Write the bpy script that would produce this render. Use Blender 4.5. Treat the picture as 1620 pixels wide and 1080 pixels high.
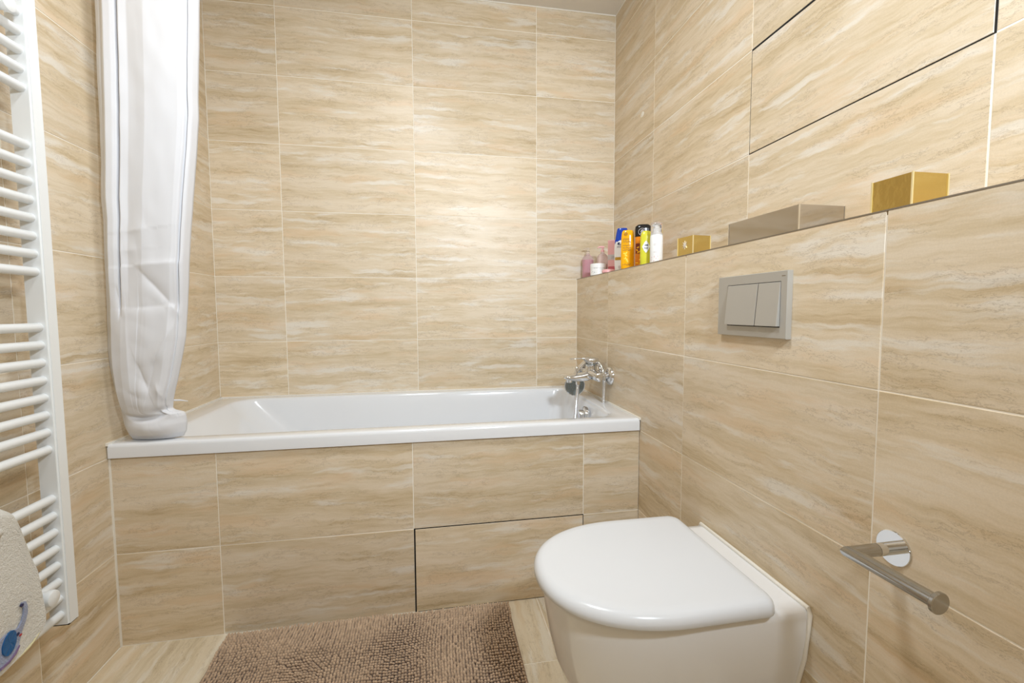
import bpy, bmesh, math, random
import numpy as np
from mathutils import Vector, Matrix, noise
random.seed(7)
for o in list(bpy.data.objects): bpy.data.objects.remove(o, do_unlink=True)
S = bpy.context.scene
COL = S.collection
PI = math.pi

# ---------------------------------------------------------------- camera
cd = bpy.data.cameras.new('camera'); cam = bpy.data.objects.new('camera', cd); COL.objects.link(cam)
R3 = Matrix(((0.98464835, 0.17381691, 0.01597832), (-0.17449456, 0.98250636, 0.06506077), (-0.00439014, -0.06685011, 0.99775337)))
right, fwd, up = R3.col[0], R3.col[1], R3.col[2]
cm = Matrix((right, up, -fwd)).transposed().to_4x4(); cm.translation = Vector((0.9651, -2.2595, 1.031))
cam.matrix_world = cm
cd.sensor_width = 36; cd.lens = 36 * 713.64 / 1620; cd.clip_start = 0.02
S.camera = cam
# ---------------------------------------------------------------- light
S.view_settings.view_transform = 'Standard'; S.view_settings.look = 'None'
S.view_settings.gamma = 1; S.view_settings.use_curve_mapping = False
S.view_settings.exposure = 0.0
w = bpy.data.worlds.new('world'); S.world = w; w.use_nodes = True
w.node_tree.nodes['Background'].inputs[0].default_value = (1, .95, .88, 1)
w.node_tree.nodes['Background'].inputs[1].default_value = 0.3

def area(name, loc, target, size, power, color, spread=180):
    l = bpy.data.lights.new(name, 'AREA'); l.shape = 'DISK'; l.size = size; l.energy = power; l.color = color
    l.spread = math.radians(spread)
    o = bpy.data.objects.new(name, l); COL.objects.link(o); o.location = loc
    o.rotation_euler = (Vector(target) - Vector(loc)).to_track_quat('-Z', 'Y').to_euler()
    return o
KEY = area('wall_lamp_light', (1.46, -2.56, 1.84), (1.14, 0, 1.58), 0.20, 16.8, (.78, .89, 1.0), 124)
TOP = area('ceiling_lamp_light', (0.84, -1.34, 2.475), (0.84, -1.34, 0), 0.26, 15.5, (.89, .945, 1.0))

# ---------------------------------------------------------------- helpers
def new(name, verts, faces, mat, parent=None, smooth=False, loc=None):
    me = bpy.data.meshes.new(name); me.from_pydata([tuple(v) for v in verts], [], faces); me.update()
    o = bpy.data.objects.new(name, me); COL.objects.link(o)
    if mat: me.materials.append(mat)
    if smooth: me.polygons.foreach_set('use_smooth', [True] * len(me.polygons))
    if parent: o.parent = parent
    if loc: o.location = loc
    return o
def objbm(name, bm, mat, parent=None, smooth=False):
    bmesh.ops.recalc_face_normals(bm, faces=bm.faces)
    me = bpy.data.meshes.new(name); bm.to_mesh(me); bm.free()
    o = bpy.data.objects.new(name, me); COL.objects.link(o)
    if mat: me.materials.append(mat)
    if smooth:
        me.polygons.foreach_set('use_smooth', [True] * len(me.polygons))
        sharp_by_angle(me, 35)
    if parent: o.parent = parent
    return o
def sharp_by_angle(me, deg):
    try: me.set_sharp_from_angle(angle=math.radians(deg))
    except Exception: pass
def thing(name, label, cat, loc=(0, 0, 0), rot=(0, 0, 0), group=None):
    o = bpy.data.objects.new(name, None); COL.objects.link(o); o.empty_display_size = .02
    o.location = loc; o.rotation_euler = rot; o['label'] = label; o['category'] = cat
    if group: o['group'] = group
    return o
def tag(o, label, cat, group=None):
    o['label'] = label; o['category'] = cat
    if group: o['group'] = group
    return o
def struct(o): o['kind'] = 'structure'; return o
def box(bm, a, b, bev=0, seg=2):
    r = bmesh.ops.create_cube(bm, size=1)
    vs = r['verts']
    for v in vs: v.co = Vector([a[i] + (v.co[i] + .5) * (b[i] - a[i]) for i in range(3)])
    if bev:
        es = list({e for v in vs for e in v.link_edges})
        bmesh.ops.bevel(bm, geom=es, offset=bev, segments=seg, profile=.5, affect='EDGES')
def boxo(name, a, b, mat, parent=None, bev=0, seg=2):
    bm = bmesh.new(); box(bm, a, b, bev, seg); return objbm(name, bm, mat, parent, bool(bev))
def lathe(prof, n=32, sx=1, sy=1, cap=True):
    V = []; F = []
    for r, z in prof:
        for i in range(n):
            a = 2 * PI * i / n; V.append((r * math.cos(a) * sx, r * math.sin(a) * sy, z))
    for k in range(len(prof) - 1):
        for i in range(n):
            j = (i + 1) % n; F.append((k * n + i, k * n + j, (k + 1) * n + j, (k + 1) * n + i))
    if cap:
        F.append(tuple(range(n))[::-1]); F.append(tuple((len(prof) - 1) * n + i for i in range(n)))
    return V, F
def latheo(name, prof, mat, parent=None, n=32, M=None, sx=1, sy=1):
    V, F = lathe(prof, n, sx, sy)
    if M is not None: V = [M @ Vector(v) for v in V]
    o = new(name, V, F, mat, parent, True); sharp_by_angle(o.data, 38); return o
def axis_to(p, d):
    return Matrix.Translation(p) @ Vector(d).to_track_quat('Z', 'Y').to_matrix().to_4x4()
def tube(path, rad, n=12, caps=True):
    P = [Vector(p) for p in path]; V = []; F = []
    t0 = (P[1] - P[0]).normalized(); u = t0.orthogonal().normalized()
    for i, p in enumerate(P):
        t = (P[min(i + 1, len(P) - 1)] - P[max(i - 1, 0)]).normalized()
        u = (u - t * u.dot(t)).normalized(); v = t.cross(u)
        r = rad[i] if hasattr(rad, '__len__') else rad
        for k in range(n):
            a = 2 * PI * k / n; V.append(p + (u * math.cos(a) + v * math.sin(a)) * r)
    for i in range(len(P) - 1):
        for k in range(n):
            j = (k + 1) % n; F.append((i * n + k, i * n + j, (i + 1) * n + j, (i + 1) * n + k))
    if caps: F.append(tuple(range(n))[::-1]); F.append(tuple((len(P) - 1) * n + k for k in range(n)))
    return V, F
def tubeo(name, path, rad, mat, parent=None, n=12):
    V, F = tube(path, rad, n); o = new(name, V, F, mat, parent, True); sharp_by_angle(o.data, 50); return o
def spline(pts, m=12):
    P = [Vector(p) for p in pts]; P = [P[0] * 2 - P[1]] + P + [P[-1] * 2 - P[-2]]; out = []
    for i in range(1, len(P) - 2):
        for k in range(m):
            t = k / m; a, b, c, d = P[i - 1], P[i], P[i + 1], P[i + 2]
            out.append(.5 * ((2 * b) + (c - a) * t + (2 * a - 5 * b + 4 * c - d) * t * t + (-a + 3 * b - 3 * c + d) * t ** 3))
    out.append(P[-2]); return out
def resample(path, step):
    P = [Vector(p) for p in path]; out = [P[0]]; acc = 0
    for a, b in zip(P, P[1:]):
        L = (b - a).length; d = step - acc
        while d <= L: out.append(a.lerp(b, d / L)); d += step
        acc = (acc + L) % step
    return out
def grid(nx, ny, f):
    V = [f(i / (nx - 1), j / (ny - 1)) for j in range(ny) for i in range(nx)]
    F = [(j * nx + i, j * nx + i + 1, (j + 1) * nx + i + 1, (j + 1) * nx + i) for j in range(ny - 1) for i in range(nx - 1)]
    return V, F
def loft(rings, caps=(True, True)):
    n = len(rings[0]); V = [v for r in rings for v in r]; F = []
    for k in range(len(rings) - 1):
        for i in range(n):
            j = (i + 1) % n; F.append((k * n + i, k * n + j, (k + 1) * n + j, (k + 1) * n + i))
    if caps[0]: F.append(tuple(range(n))[::-1])
    if caps[1]: F.append(tuple((len(rings) - 1) * n + i for i in range(n)))
    return V, F
def sstep(a, b, x):
    t = min(1, max(0, (x - a) / (b - a))); return t * t * (3 - 2 * t)
def interp(tab, z):
    tab = sorted(tab)
    if z <= tab[0][0]: return tab[0][1]
    for (a, p), (b, q) in zip(tab, tab[1:]):
        if z <= b: return p + (q - p) * (z - a) / (b - a)
    return tab[-1][1]

# ---------------------------------------------------------------- materials
def srgb(r, g, b):
    f = lambda c: c / 12.92 if c <= .04045 else ((c + .055) / 1.055) ** 2.4
    return (f(r / 255), f(g / 255), f(b / 255), 1)
def pmat(name, col, rough=.5, metal=0, **kw):
    m = bpy.data.materials.new(name); m.use_nodes = True; b = m.node_tree.nodes['Principled BSDF']
    b.inputs['Base Color'].default_value = col; b.inputs['Roughness'].default_value = rough; b.inputs['Metallic'].default_value = metal
    for k, v in kw.items(): b.inputs[k.replace('_', ' ')].default_value = v
    return m
def bumped(m, scale, strength, dist=.001, detail=3, rough=.6):
    nt = m.node_tree; b = nt.nodes['Principled BSDF']
    tc = nt.nodes.new('ShaderNodeTexCoord'); n = nt.nodes.new('ShaderNodeTexNoise'); n.inputs['Scale'].default_value = scale
    n.inputs['Detail'].default_value = detail; n.inputs['Roughness'].default_value = rough
    bp = nt.nodes.new('ShaderNodeBump'); bp.inputs['Strength'].default_value = strength; bp.inputs['Distance'].default_value = dist
    nt.links.new(tc.outputs['Object'], n.inputs['Vector']); nt.links.new(n.outputs['Fac'], bp.inputs['Height'])
    nt.links.new(bp.outputs['Normal'], b.inputs['Normal']); return m

def travertine(name, tones, rough=.3, vein=(124, 96, 62)):
    m = bpy.data.materials.new(name); m.use_nodes = True; nt = m.node_tree; N = nt.nodes; L = nt.links
    b = N['Principled BSDF']
    def nd(t, **kw):
        n = N.new(t)
        for k, v in kw.items():
            if k in n.inputs: n.inputs[k].default_value = v
            else: setattr(n, k, v)
        return n
    def mix(fac, a, c, typ='MIX'):
        n = N.new('ShaderNodeMix'); n.data_type = 'RGBA'; n.blend_type = typ
        for sock, v in ((n.inputs[0], fac), (n.inputs[6], a), (n.inputs[7], c)):
            if hasattr(v, 'is_linked'): L.new(v, sock)
            else: sock.default_value = v
        return n.outputs[2]
    def mth(op, a, c=None, clamp=False):
        n = N.new('ShaderNodeMath'); n.operation = op; n.use_clamp = clamp
        for i, v in enumerate((a, c)):
            if v is None: continue
            if hasattr(v, 'is_linked'): L.new(v, n.inputs[i])
            else: n.inputs[i].default_value = v
        return n.outputs[0]
    def ramp(fac, stops):
        n = N.new('ShaderNodeValToRGB'); e = n.color_ramp.elements
        while len(e) < len(stops): e.new(.5)
        for el, (p, c) in zip(e, stops): el.position = p; el.color = c if len(c) == 4 else (*c, 1)
        L.new(fac, n.inputs[0]); return n.outputs[0]
    tc = N.new('ShaderNodeTexCoord'); oi = N.new('ShaderNodeObjectInfo')
    rnd = nd('ShaderNodeTexWhiteNoise', noise_dimensions='1D'); L.new(oi.outputs['Random'], rnd.inputs['W'])
    off = nd('ShaderNodeVectorMath', operation='SCALE'); L.new(rnd.outputs['Color'], off.inputs[0]); off.inputs['Scale'].default_value = 40
    p = nd('ShaderNodeVectorMath', operation='ADD'); L.new(tc.outputs['Object'], p.inputs[0]); L.new(off.outputs[0], p.inputs[1])
    # low frequency warp so that the beds wander
    wn = nd('ShaderNodeTexNoise', Scale=2.6, Detail=2.0); L.new(p.outputs[0], wn.inputs['Vector'])
    wv = nd('ShaderNodeVectorMath', operation='MULTIPLY'); L.new(wn.outputs['Color'], wv.inputs[0]); wv.inputs[1].default_value = (.05, .0, .035)
    wn2 = nd('ShaderNodeTexNoise', Scale=20, Detail=6.0); L.new(p.outputs[0], wn2.inputs['Vector'])
    wv2 = nd('ShaderNodeVectorMath', operation='MULTIPLY'); L.new(wn2.outputs['Color'], wv2.inputs[0]); wv2.inputs[1].default_value = (.024, .0, .020)
    p2 = nd('ShaderNodeVectorMath', operation='ADD'); L.new(p.outputs[0], p2.inputs[0]); L.new(wv.outputs[0], p2.inputs[1])
    p3 = nd('ShaderNodeVectorMath', operation='ADD'); L.new(p2.outputs[0], p3.inputs[0]); L.new(wv2.outputs[0], p3.inputs[1])
    def stretch(src, sx, sz):
        n = nd('ShaderNodeVectorMath', operation='MULTIPLY'); L.new(src, n.inputs[0]); n.inputs[1].default_value = (sx, 1, sz); return n.outputs[0]
    def nz(vec, sc, det, rgh=.55):
        n = nd('ShaderNodeTexNoise', Scale=sc, Detail=det, Roughness=rgh); L.new(vec, n.inputs['Vector']); return n.outputs['Fac']
    A = nz(stretch(p3.outputs[0], 1.7, 19), 1, 12, .66)       # broad beds
    B = nz(stretch(p3.outputs[0], 9, 110), 1, 5, .68)         # fine beds
    Cc = nz(stretch(p3.outputs[0], 3.2, 26), 1, 6, .6)         # pale clouds
    D = nz(stretch(p3.outputs[0], 2.6, 17), 1, 5, .6)        # warm blotches
    base = mth('ADD', mth('MULTIPLY', A, .68), mth('MULTIPLY', B, .32))
    c = ramp(base, [(.33, srgb(*tones[0])), (.44, srgb(*tones[1])), (.55, srgb(*tones[2])), (.70, srgb(*tones[3]))])
    pale = ramp(Cc, [(.54, (0, 0, 0)), (.64, (1, 1, 1))])
    c = mix(mth('MULTIPLY', pale, .70), c, srgb(*tones[4]))
    warm = ramp(D, [(.54, (0, 0, 0)), (.66, (1, 1, 1))])
    c = mix(mth('MULTIPLY', warm, .45), c, srgb(*tones[5]))
    # hairline wandering veins, broken up by a mask
    v = nz(stretch(p3.outputs[0], 12, 46), 1, 6, .75)
    line = ramp(mth('ABSOLUTE', mth('SUBTRACT', v, .5)), [(.0, (1, 1, 1)), (.015, (0, 0, 0))])
    msk = ramp(nz(stretch(p2.outputs[0], 4, 16), 1.6, 2), [(.47, (0, 0, 0)), (.56, (1, 1, 1))])
    lm = mth('MULTIPLY', mth('MULTIPLY', line, msk), .42)
    c = mix(lm, c, srgb(*vein))
    gr = nz(p.outputs[0], 420, 2)
    c = mix(.10, c, ramp(gr, [(.3, (.35, .30, .25)), (.7, (1, 1, 1))]), 'MULTIPLY')
    hv = nd('ShaderNodeHueSaturation'); L.new(c, hv.inputs['Color'])
    L.new(mth('ADD', mth('MULTIPLY', rnd.outputs['Value'], .09), .955), hv.inputs['Value'])
    L.new(hv.outputs[0], b.inputs['Base Color'])
    rr = mth('ADD', mth('MULTIPLY', B, .16), rough - .08)
    L.new(rr, b.inputs['Roughness'])
    bp = nd('ShaderNodeBump', Strength=.25, Distance=.0006); L.new(mth('SUBTRACT', A, lm), bp.inputs['Height'])
    L.new(bp.outputs[0], b.inputs['Normal'])
    b.inputs['Specular IOR Level'].default_value = .42
    return m
TONES = [(191, 167, 130), (214, 194, 161), (227, 210, 184), (234, 220, 199), (236, 229, 217), (227, 196, 157)]
M_TILE = travertine('travertine_tile', TONES, .37)
TONF = [(194, 176, 146), (216, 200, 170), (228, 214, 188), (236, 226, 204), (236, 229, 214), (224, 198, 160)]
M_FLOOR = travertine('floor_travertine', TONF, .42)
M_GROUT = bumped(pmat('cream_grout', srgb(250, 243, 230), .8), 300, .2)
M_DARK = pmat('dark_gap', srgb(22, 18, 15), .9)
M_CEIL = bumped(pmat('ceiling_paint', srgb(226, 218, 206), .9), 200, .15)
M_ACR = pmat('white_acrylic', srgb(230, 231, 233), .12, Coat_Weight=.5, Coat_Roughness=.05)
M_CER = pmat('white_ceramic', srgb(240, 239, 238), .09, Coat_Weight=.6, Coat_Roughness=.04)
M_SEAT = pmat('white_duroplast', srgb(226, 228, 231), .20)
M_SIL = pmat('white_silicone', srgb(240, 234, 222), .45)
M_CHROME = pmat('chrome', srgb(225, 227, 230), .06, 1)
M_STEEL = bumped(pmat('brushed_steel', srgb(184, 184, 182), .15, 1), 120, .02)
M_TRIM = pmat('aluminium_trim', srgb(150, 142, 130), .35, .8)
M_PLATE = bumped(pmat('satin_grey_plastic', srgb(184, 180, 172), .36, .25), 900, .05)
M_RAD = pmat('white_enamel', srgb(238, 240, 240), .28)
M_GREY = pmat('grey_plastic', srgb(128, 132, 128), .4)
M_BLUE = pmat('blue_rubber', srgb(110, 160, 180), .5)

# ---------------------------------------------------------------- tiles
W, SX, TD = 1.7076, 1.906, 0.738      # half wall face, upper right wall face, bath apron
HZ, CEIL, YN = 1.195, 2.5203, -2.70
ZB = [0, .295, .595, .895, 1.195, 1.495, 1.795, 2.095, 2.395, CEIL]
TH = .008; REC = .0009
_tm = {}
def tile_mesh(l, h, mat, g=.00135):
    k = (round(l, 4), round(h, 4), mat.name, g)
    if k in _tm: return _tm[k]
    x, z = l / 2 - g, h / 2 - g; c = .0007; V = []
    for (dx, y) in ((0, TH), (0, c), (-c, 0)):
        V += [(-x - dx, y, -z - dx), (x + dx, y, -z - dx), (x + dx, y, z + dx), (-x - dx, y, z + dx)]
    F = [(3, 2, 1, 0)][:0] + [(8, 9, 10, 11)]
    for a in (0, 4):
        for i in range(4):
            j = (i + 1) % 4; F.append((a + i, a + j, a + 4 + j, a + 4 + i))
    me = bpy.data.meshes.new('tile'); me.from_pydata(V, [], F); me.materials.append(mat); me.update()
    _tm[k] = me; return me
def rotm(kind):
    if kind == 'back': return Matrix.Identity(3)
    if kind == 'left': return Matrix.Rotation(PI / 2, 3, 'Z')
    if kind == 'right': return Matrix.Rotation(-PI / 2, 3, 'Z')
    if kind == 'front': return Matrix.Rotation(PI, 3, 'Z')
    if kind == 'floor': return Matrix(((0, 0, -1), (1, 0, 0), (0, -1, 0)))
def tile(kind, c, l, h, parent, mat=None, g=.00135, name='tile'):
    o = bpy.data.objects.new(name, tile_mesh(l, h, mat or M_TILE, g)); COL.objects.link(o)
    R = rotm(kind)
    jit = Matrix.Rotation(random.gauss(0, .0009), 3, 'X') @ Matrix.Rotation(random.gauss(0, .0006), 3, 'Z')
    mw = (R @ jit).to_4x4(); mw.translation = Vector(c); o.matrix_world = mw; o.parent = parent
    return o
def tiles(kind, hb, zb, plane, parent, skip=()):
    """hb = joint positions along the wall, zb = joint heights, plane = wall face coordinate"""
    for i in range(len(hb) - 1):
        for j in range(len(zb) - 1):
            if (i, j) in skip: continue
            a, b = sorted((hb[i], hb[i + 1])); z0, z1 = zb[j], zb[j + 1]
            m = (a + b) / 2; z = (z0 + z1) / 2
            c = (m, plane, z) if kind in ('back', 'front') else (plane, m, z)
            tile(kind, c, b - a, z1 - z0, parent, None, .0011 if kind in ('back', 'left') else .0013)
def slab(name, a, b): return struct(boxo(name, a, b, M_GROUT))

wb = slab('wall_back', (-.1, REC, 0), (2.05, .12, 2.6))
XB = [.0, .2938, .8938, 1.4938]
tiles('back', XB, ZB[2:], 0, wb)
tiles('back', [1.4938, W], [.595, .895, HZ], 0, wb)
tiles('back', [1.4938, SX], ZB[4:], 0, wb)
wl = slab('wall_left', (-.12, YN - .1, 0), (-REC, .0012, 2.6))
YL = [0, -.4125, -1.0125, -1.6125, -2.2125, YN]
tiles('left', YL[:2], ZB[2:], 0, wl)
tiles('left', YL[1:], ZB, 0, wl)
wr = slab('wall_right', (SX + REC, YN - .1, 0), (2.05, .0012, 2.6))
YR = [0, -.4225, -1.0225, -1.6225, -2.2225, YN]
tiles('right', YR, ZB[4:], SX, wr, skip={(2, 1)})
# inspection hatch: one tile on a dark frame with open joints round it
boxo('hatch_frame', (SX + .0006, -1.6235, 1.4940), (SX + .003, -1.0215, 1.7965), M_DARK, wr)
tile('right', (SX - .0006, -1.3220, 1.6432), .5965, .2945, wr, g=.0006, name='hatch_tile')
whl = slab('wall_right_lower', (W + REC, YN - .1, 0), (SX + .001, .0012, HZ - .008))
tiles('right', YR, ZB[:5], W, whl)
for a, b in zip(YR, YR[1:]):
    tile('floor', ((W + SX) / 2 + .002, (a + b) / 2, HZ), a - b, SX - W - .004, whl)
tr = struct(boxo('trim_1', (W - .0006, YN, HZ - .0016), (W + .004, 0, HZ + .0010), M_TRIM))
wf = slab('wall_front', (-.1, YN - .12, 0), (2.05, YN - REC, 2.6))
tiles('front', [0, .31, .91, 1.51, W], ZB, YN, wf, skip={(1, j) for j in range(7)})
door = struct(boxo('door_1', (.34, YN - .02, 0), (.88, YN + .012, 2.05), pmat('door_paint', srgb(236, 232, 224), .4), None, .004))
boxo('door_panel', (.42, YN + .010, .25), (.80, YN + .017, 1.85), pmat('door_panel_paint', srgb(232, 228, 220), .4), door, .003)
tubeo('door_handle', [(.83, YN + .012, 1.02), (.83, YN + .055, 1.02), (.73, YN + .06, 1.02)], .008, M_STEEL, door)
# bath apron
wa = slab('wall_bath_apron', (.0015, -TD + REC, 0), (W - .0015, -TD + .03, .594))
XA = [.0045, .2938, .8938, 1.4938, W - .001]
tiles('back', XA, [0.002, .295, .5955], -TD, wa, skip={(2, 0)})
boxo('access_frame', (.8930, -TD + .0006, .0005), (1.4945, -TD + .003, .2960), M_DARK, wa)
tile('back', ((.8975 + 1.4925) / 2, -TD, .1475), .595, .2915, wa, g=.0004, name='access_tile')
struct(boxo('trim_2', (.0, -TD - .0012, .0), (.0048, -TD + .006, .596), M_SIL, None))
# floor
fl = slab('floor', (-.1, YN - .1, -.1), (2.05, .0, -REC))
XF = [0, .4204, .7204, 1.0204, 1.3204, W + .002]
YF = [-TD + .004, -1.030, -1.630, -2.230, YN]
for i in range(len(XF) - 1):
    for a, b in zip(YF, YF[1:]):
        tile('floor', ((XF[i] + XF[i + 1]) / 2, (a + b) / 2, 0), a - b, XF[i + 1] - XF[i], fl, M_FLOOR)
ce = struct(boxo('ceiling', (-.1, YN - .1, CEIL), (2.05, .12, 2.62), M_CEIL))
struct(boxo('trim_3', (0, -.004, CEIL - .0045), (SX, .0004, CEIL + .001), M_SIL))
struct(boxo('trim_4', (SX - .003, YN, CEIL - .0035), (SX + .001, -.004, CEIL + .001), M_SIL))
# white filler dab in an old drill hole
latheo('filler_plug', [(.0, -.0008), (.0105, -.0008), (.0115, .0), (.009, .0012), (.0, .0016)], M_SIL, wr, 14, axis_to(Vector((SX, -.312, 1.907)), (-1, 0, 0)) @ Matrix.Diagonal((1.5, 1, 1, 1)))

# ---------------------------------------------------------------- bathtub
RZ = .640
def rrect(x0, x1, y0, y1, r, z, n=9):
    out = []
    for (cx, cy, a0) in ((x1 - r, y1 - r, 0), (x0 + r, y1 - r, 90), (x0 + r, y0 + r, 180), (x1 - r, y0 + r, 270)):
        for k in range(n):
            a = math.radians(a0 + 90 * k / (n - 1)); out.append((cx + r * math.cos(a), cy + r * math.sin(a), z))
    return out
def rrect2(x0, x1, y0, y1, rl, rr, z, n=9):
    out = []
    for (cx, cy, a0, r) in ((x1 - rr, y1 - rr, 0, rr), (x0 + rl, y1 - rl, 90, rl), (x0 + rl, y0 + rl, 180, rl), (x1 - rr, y0 + rr, 270, rr)):
        for k in range(n):
            a = math.radians(a0 + 90 * k / (n - 1)); out.append((cx + r * math.cos(a), cy + r * math.sin(a), z))
    return out
tub = thing('bathtub', 'white built-in acrylic bathtub behind the beige tiled front', 'bathtub', (.85, -.37, .0))
def inv(p): p = Vector(p); return p - Vector((.85, -.37, 0))
x0, x1, y0, y1 = .002, W - .002, -.747, -.002
rings = [rrect2(x0, x1, y0, y1, .004, .004, .5965), rrect2(x0, x1, y0, y1, .004, .004, .628),
         rrect2(x0 + .001, x1 - .001, y0 + .0015, y1 - .001, .005, .005, .6345), rrect2(x0 + .003, x1 - .003, y0 + .005, y1 - .003, .006, .006, .6388),
         rrect2(x0 + .007, x1 - .007, y0 + .010, y1 - .007, .008, .008, RZ)]
ix0, ix1, iy0, iy1 = .095, 1.640, -.694, -.052
rings.append(rrect2(ix0, ix1, iy0, iy1, .10, .07, RZ))
for d, z in ((.004, RZ - .0015), (.008, RZ - .006), (.011, RZ - .014)):
    rings.append(rrect2(ix0 + d * 1.6, ix1 - d, iy0 + d, iy1 - d, .10, .07, z))
for t in [k / 12 for k in range(1, 13)]:
    z = (RZ - .014) - t * .385
    e = t ** 1.0
    rings.append(rrect2(ix0 + .018 + .40 * e - .02 * math.sin(PI * e), ix1 - .011 - .085 * e, iy0 + .011 + .065 * e, iy1 - .011 - .065 * e, .10 + .08 * e, .07 + .05 * e, z))
for k in range(1, 6):
    a = k / 5 * PI / 2; d = .05 * (1 - math.cos(a)) if False else .05 * math.sin(a)
    z = RZ - .399 - .045 * (1 - math.cos(a))
    rings.append(rrect2(ix0 + .418 + d, ix1 - .096 - d, iy0 + .076 + d, iy1 - .076 - d, .18 - d * .4, .12 - d * .3, z))
rings = [[inv(p) for p in r] for r in rings]
V, F = loft(rings, (False, True))
ob = new('basin', V, F, M_ACR, tub, True); sharp_by_angle(ob.data, 60)
bm = bmesh.new(); bm.from_mesh(ob.data); bmesh.ops.recalc_face_normals(bm, faces=bm.faces)
up_faces = [f for f in bm.faces if f.calc_center_median().z > .6399 - 0]
if up_faces and sum(f.normal.z for f in up_faces) < 0: bmesh.ops.reverse_faces(bm, faces=bm.faces)
bm.to_mesh(ob.data); bm.free()
# overflow on the tap end
ov = Vector((1.614, -.425, .588)); nrm = Vector((-1, 0, -.06))
latheo('overflow_cover', [(0, -.004), (.031, -.004), (.034, .004), (.032, .013), (.026, .016), (0, .017)], M_CHROME, tub, 32, axis_to(inv(ov), nrm))
latheo('overflow_knob', [(0, .014), (.020, .014), (.021, .030), (.018, .036), (0, .037)], M_CHROME, tub, 24, axis_to(inv(ov), nrm))
latheo('drain', [(0, 0), (.033, 0), (.035, .003), (.028, .006), (0, .006)], M_CHROME, tub, 24, Matrix.Translation(inv((1.40, -.373, .1965))))
# silicone bead at the walls
V = []; F = []
for (a, b, c, d) in (((0, 0), (W, 0), (W, -.006), (0, -.006)), ((0, 0), (.006, 0), (.006, -.747), (0, -.747)), ((W - .006, 0), (W, 0), (W, -.747), (W - .006, -.747))):
    k = len(V); V += [inv((*p, RZ - .006)) for p in (a, b, c, d)] + [inv((*p, RZ + .0025)) for p in (a, b, c, d)]
    F += [(k + 4, k + 5, k + 6, k + 7)] + [(k + i, k + (i + 1) % 4, k + 4 + (i + 1) % 4, k + 4 + i) for i in range(4)]
new('silicone_bead', V, F, M_SIL, tub)

# ---------------------------------------------------------------- mixer
FY = -.393
fx = thing('bath_mixer', 'chrome bath mixer tap mounted on the tiled half wall above the tub', 'tap', (W, FY, .755))
def fi(x, y, z): return Vector((x - W, y - FY, z - .755))
for s in (-1, 1):
    latheo('wall_rosette', [(0, 0), (.039, 0), (.039, .004), (.035, .012), (.024, .018), (.0125, .018), (.0125, .050), (0, .050)], M_CHROME, fx, 32, axis_to(fi(W, FY + s * .068, .755), (-1, 0, 0)))
    latheo('union_nut', [(0, .0), (.0175, .0), (.0185, .002), (.0185, .018), (.0165, .020), (0, .020)], M_CHROME, fx, 6, axis_to(fi(W - .026, FY + s * .068, .755), (-1, 0, 0)))
V, F = tube([fi(W - .060, FY - .098, .755), fi(W - .060, FY - .095, .755), fi(W - .060, FY - .06, .756), fi(W - .060, FY - .02, .758), fi(W - .060, FY + .02, .758), fi(W - .060, FY + .06, .756), fi(W - .060, FY + .095, .755), fi(W - .060, FY + .098, .755)], [.015, .019, .021, .025, .025, .021, .019, .015], 28)
o = new('body', V, F, M_CHROME, fx, True); sharp_by_angle(o.data, 50)
latheo('cartridge_housing', [(0, 0), (.027, 0), (.0265, .012), (.0235, .020), (.0235, .030), (.025, .034), (0, .034)], M_CHROME, fx, 32, Matrix.Translation(fi(W - .062, FY, .765)))
latheo('collar_ring', [(.0225, .0), (.0245, .001), (.0245, .003), (.0225, .004)], M_GREY, fx, 32, Matrix.Translation(fi(W - .062, FY, .7975)))
# lever: hood that runs into a flat blade
def ringy(x, hy, z0, z1, n=16):
    return [fi(x, FY + hy * math.copysign(abs(math.cos(a)) ** .6, math.cos(a)), (z0 + z1) / 2 + (z1 - z0) / 2 * math.copysign(abs(math.sin(a)) ** .6, math.sin(a))) for a in [2 * PI * i / n for i in range(n)]]
rg = [ringy(*a) for a in ((W - .032, .012, .802, .820), (W - .036, .022, .798, .827), (W - .05, .0265, .797, .831), (W - .066, .0265, .797, .832), (W - .08, .024, .800, .832), (W - .09, .019, .812, .831), (W - .10, .015, .822, .830), (W - .125, .013, .8235, .8295), (W - .152, .012, .8225, .8285), (W - .158, .008, .8225, .8275))]
V, F = loft(rg); o = new('lever', V, F, M_CHROME, fx, True); sharp_by_angle(o.data, 60)
rg = [ringy(*a) for a in ((W - .058, .022, .735, .775), (W - .085, .026, .728, .768), (W - .11, .025, .726, .762), (W - .14, .024, .728, .757), (W - .165, .023, .733, .754), (W - .178, .021, .737, .752), (W - .183, .015, .740, .750))]
V, F = loft(rg); o = new('spout', V, F, M_CHROME, fx, True); sharp_by_angle(o.data, 60)
latheo('aerator', [(0, 0), (.012, 0), (.013, .014), (0, .014)], M_CHROME, fx, 20, Matrix.Translation(fi(W - .160, FY, .722)))
latheo('diverter_knob', [(0, 0), (.0035, 0), (.0035, .018), (.0065, .020), (.0065, .033), (.005, .035), (0, .035)], M_CHROME, fx, 16, Matrix.Translation(fi(W - .128, FY, .754)))
latheo('hose_outlet', [(0, 0), (.010, 0), (.010, .022), (0, .022)], M_CHROME, fx, 16, Matrix.Translation(fi(W - .122, FY, .712)))
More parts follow.
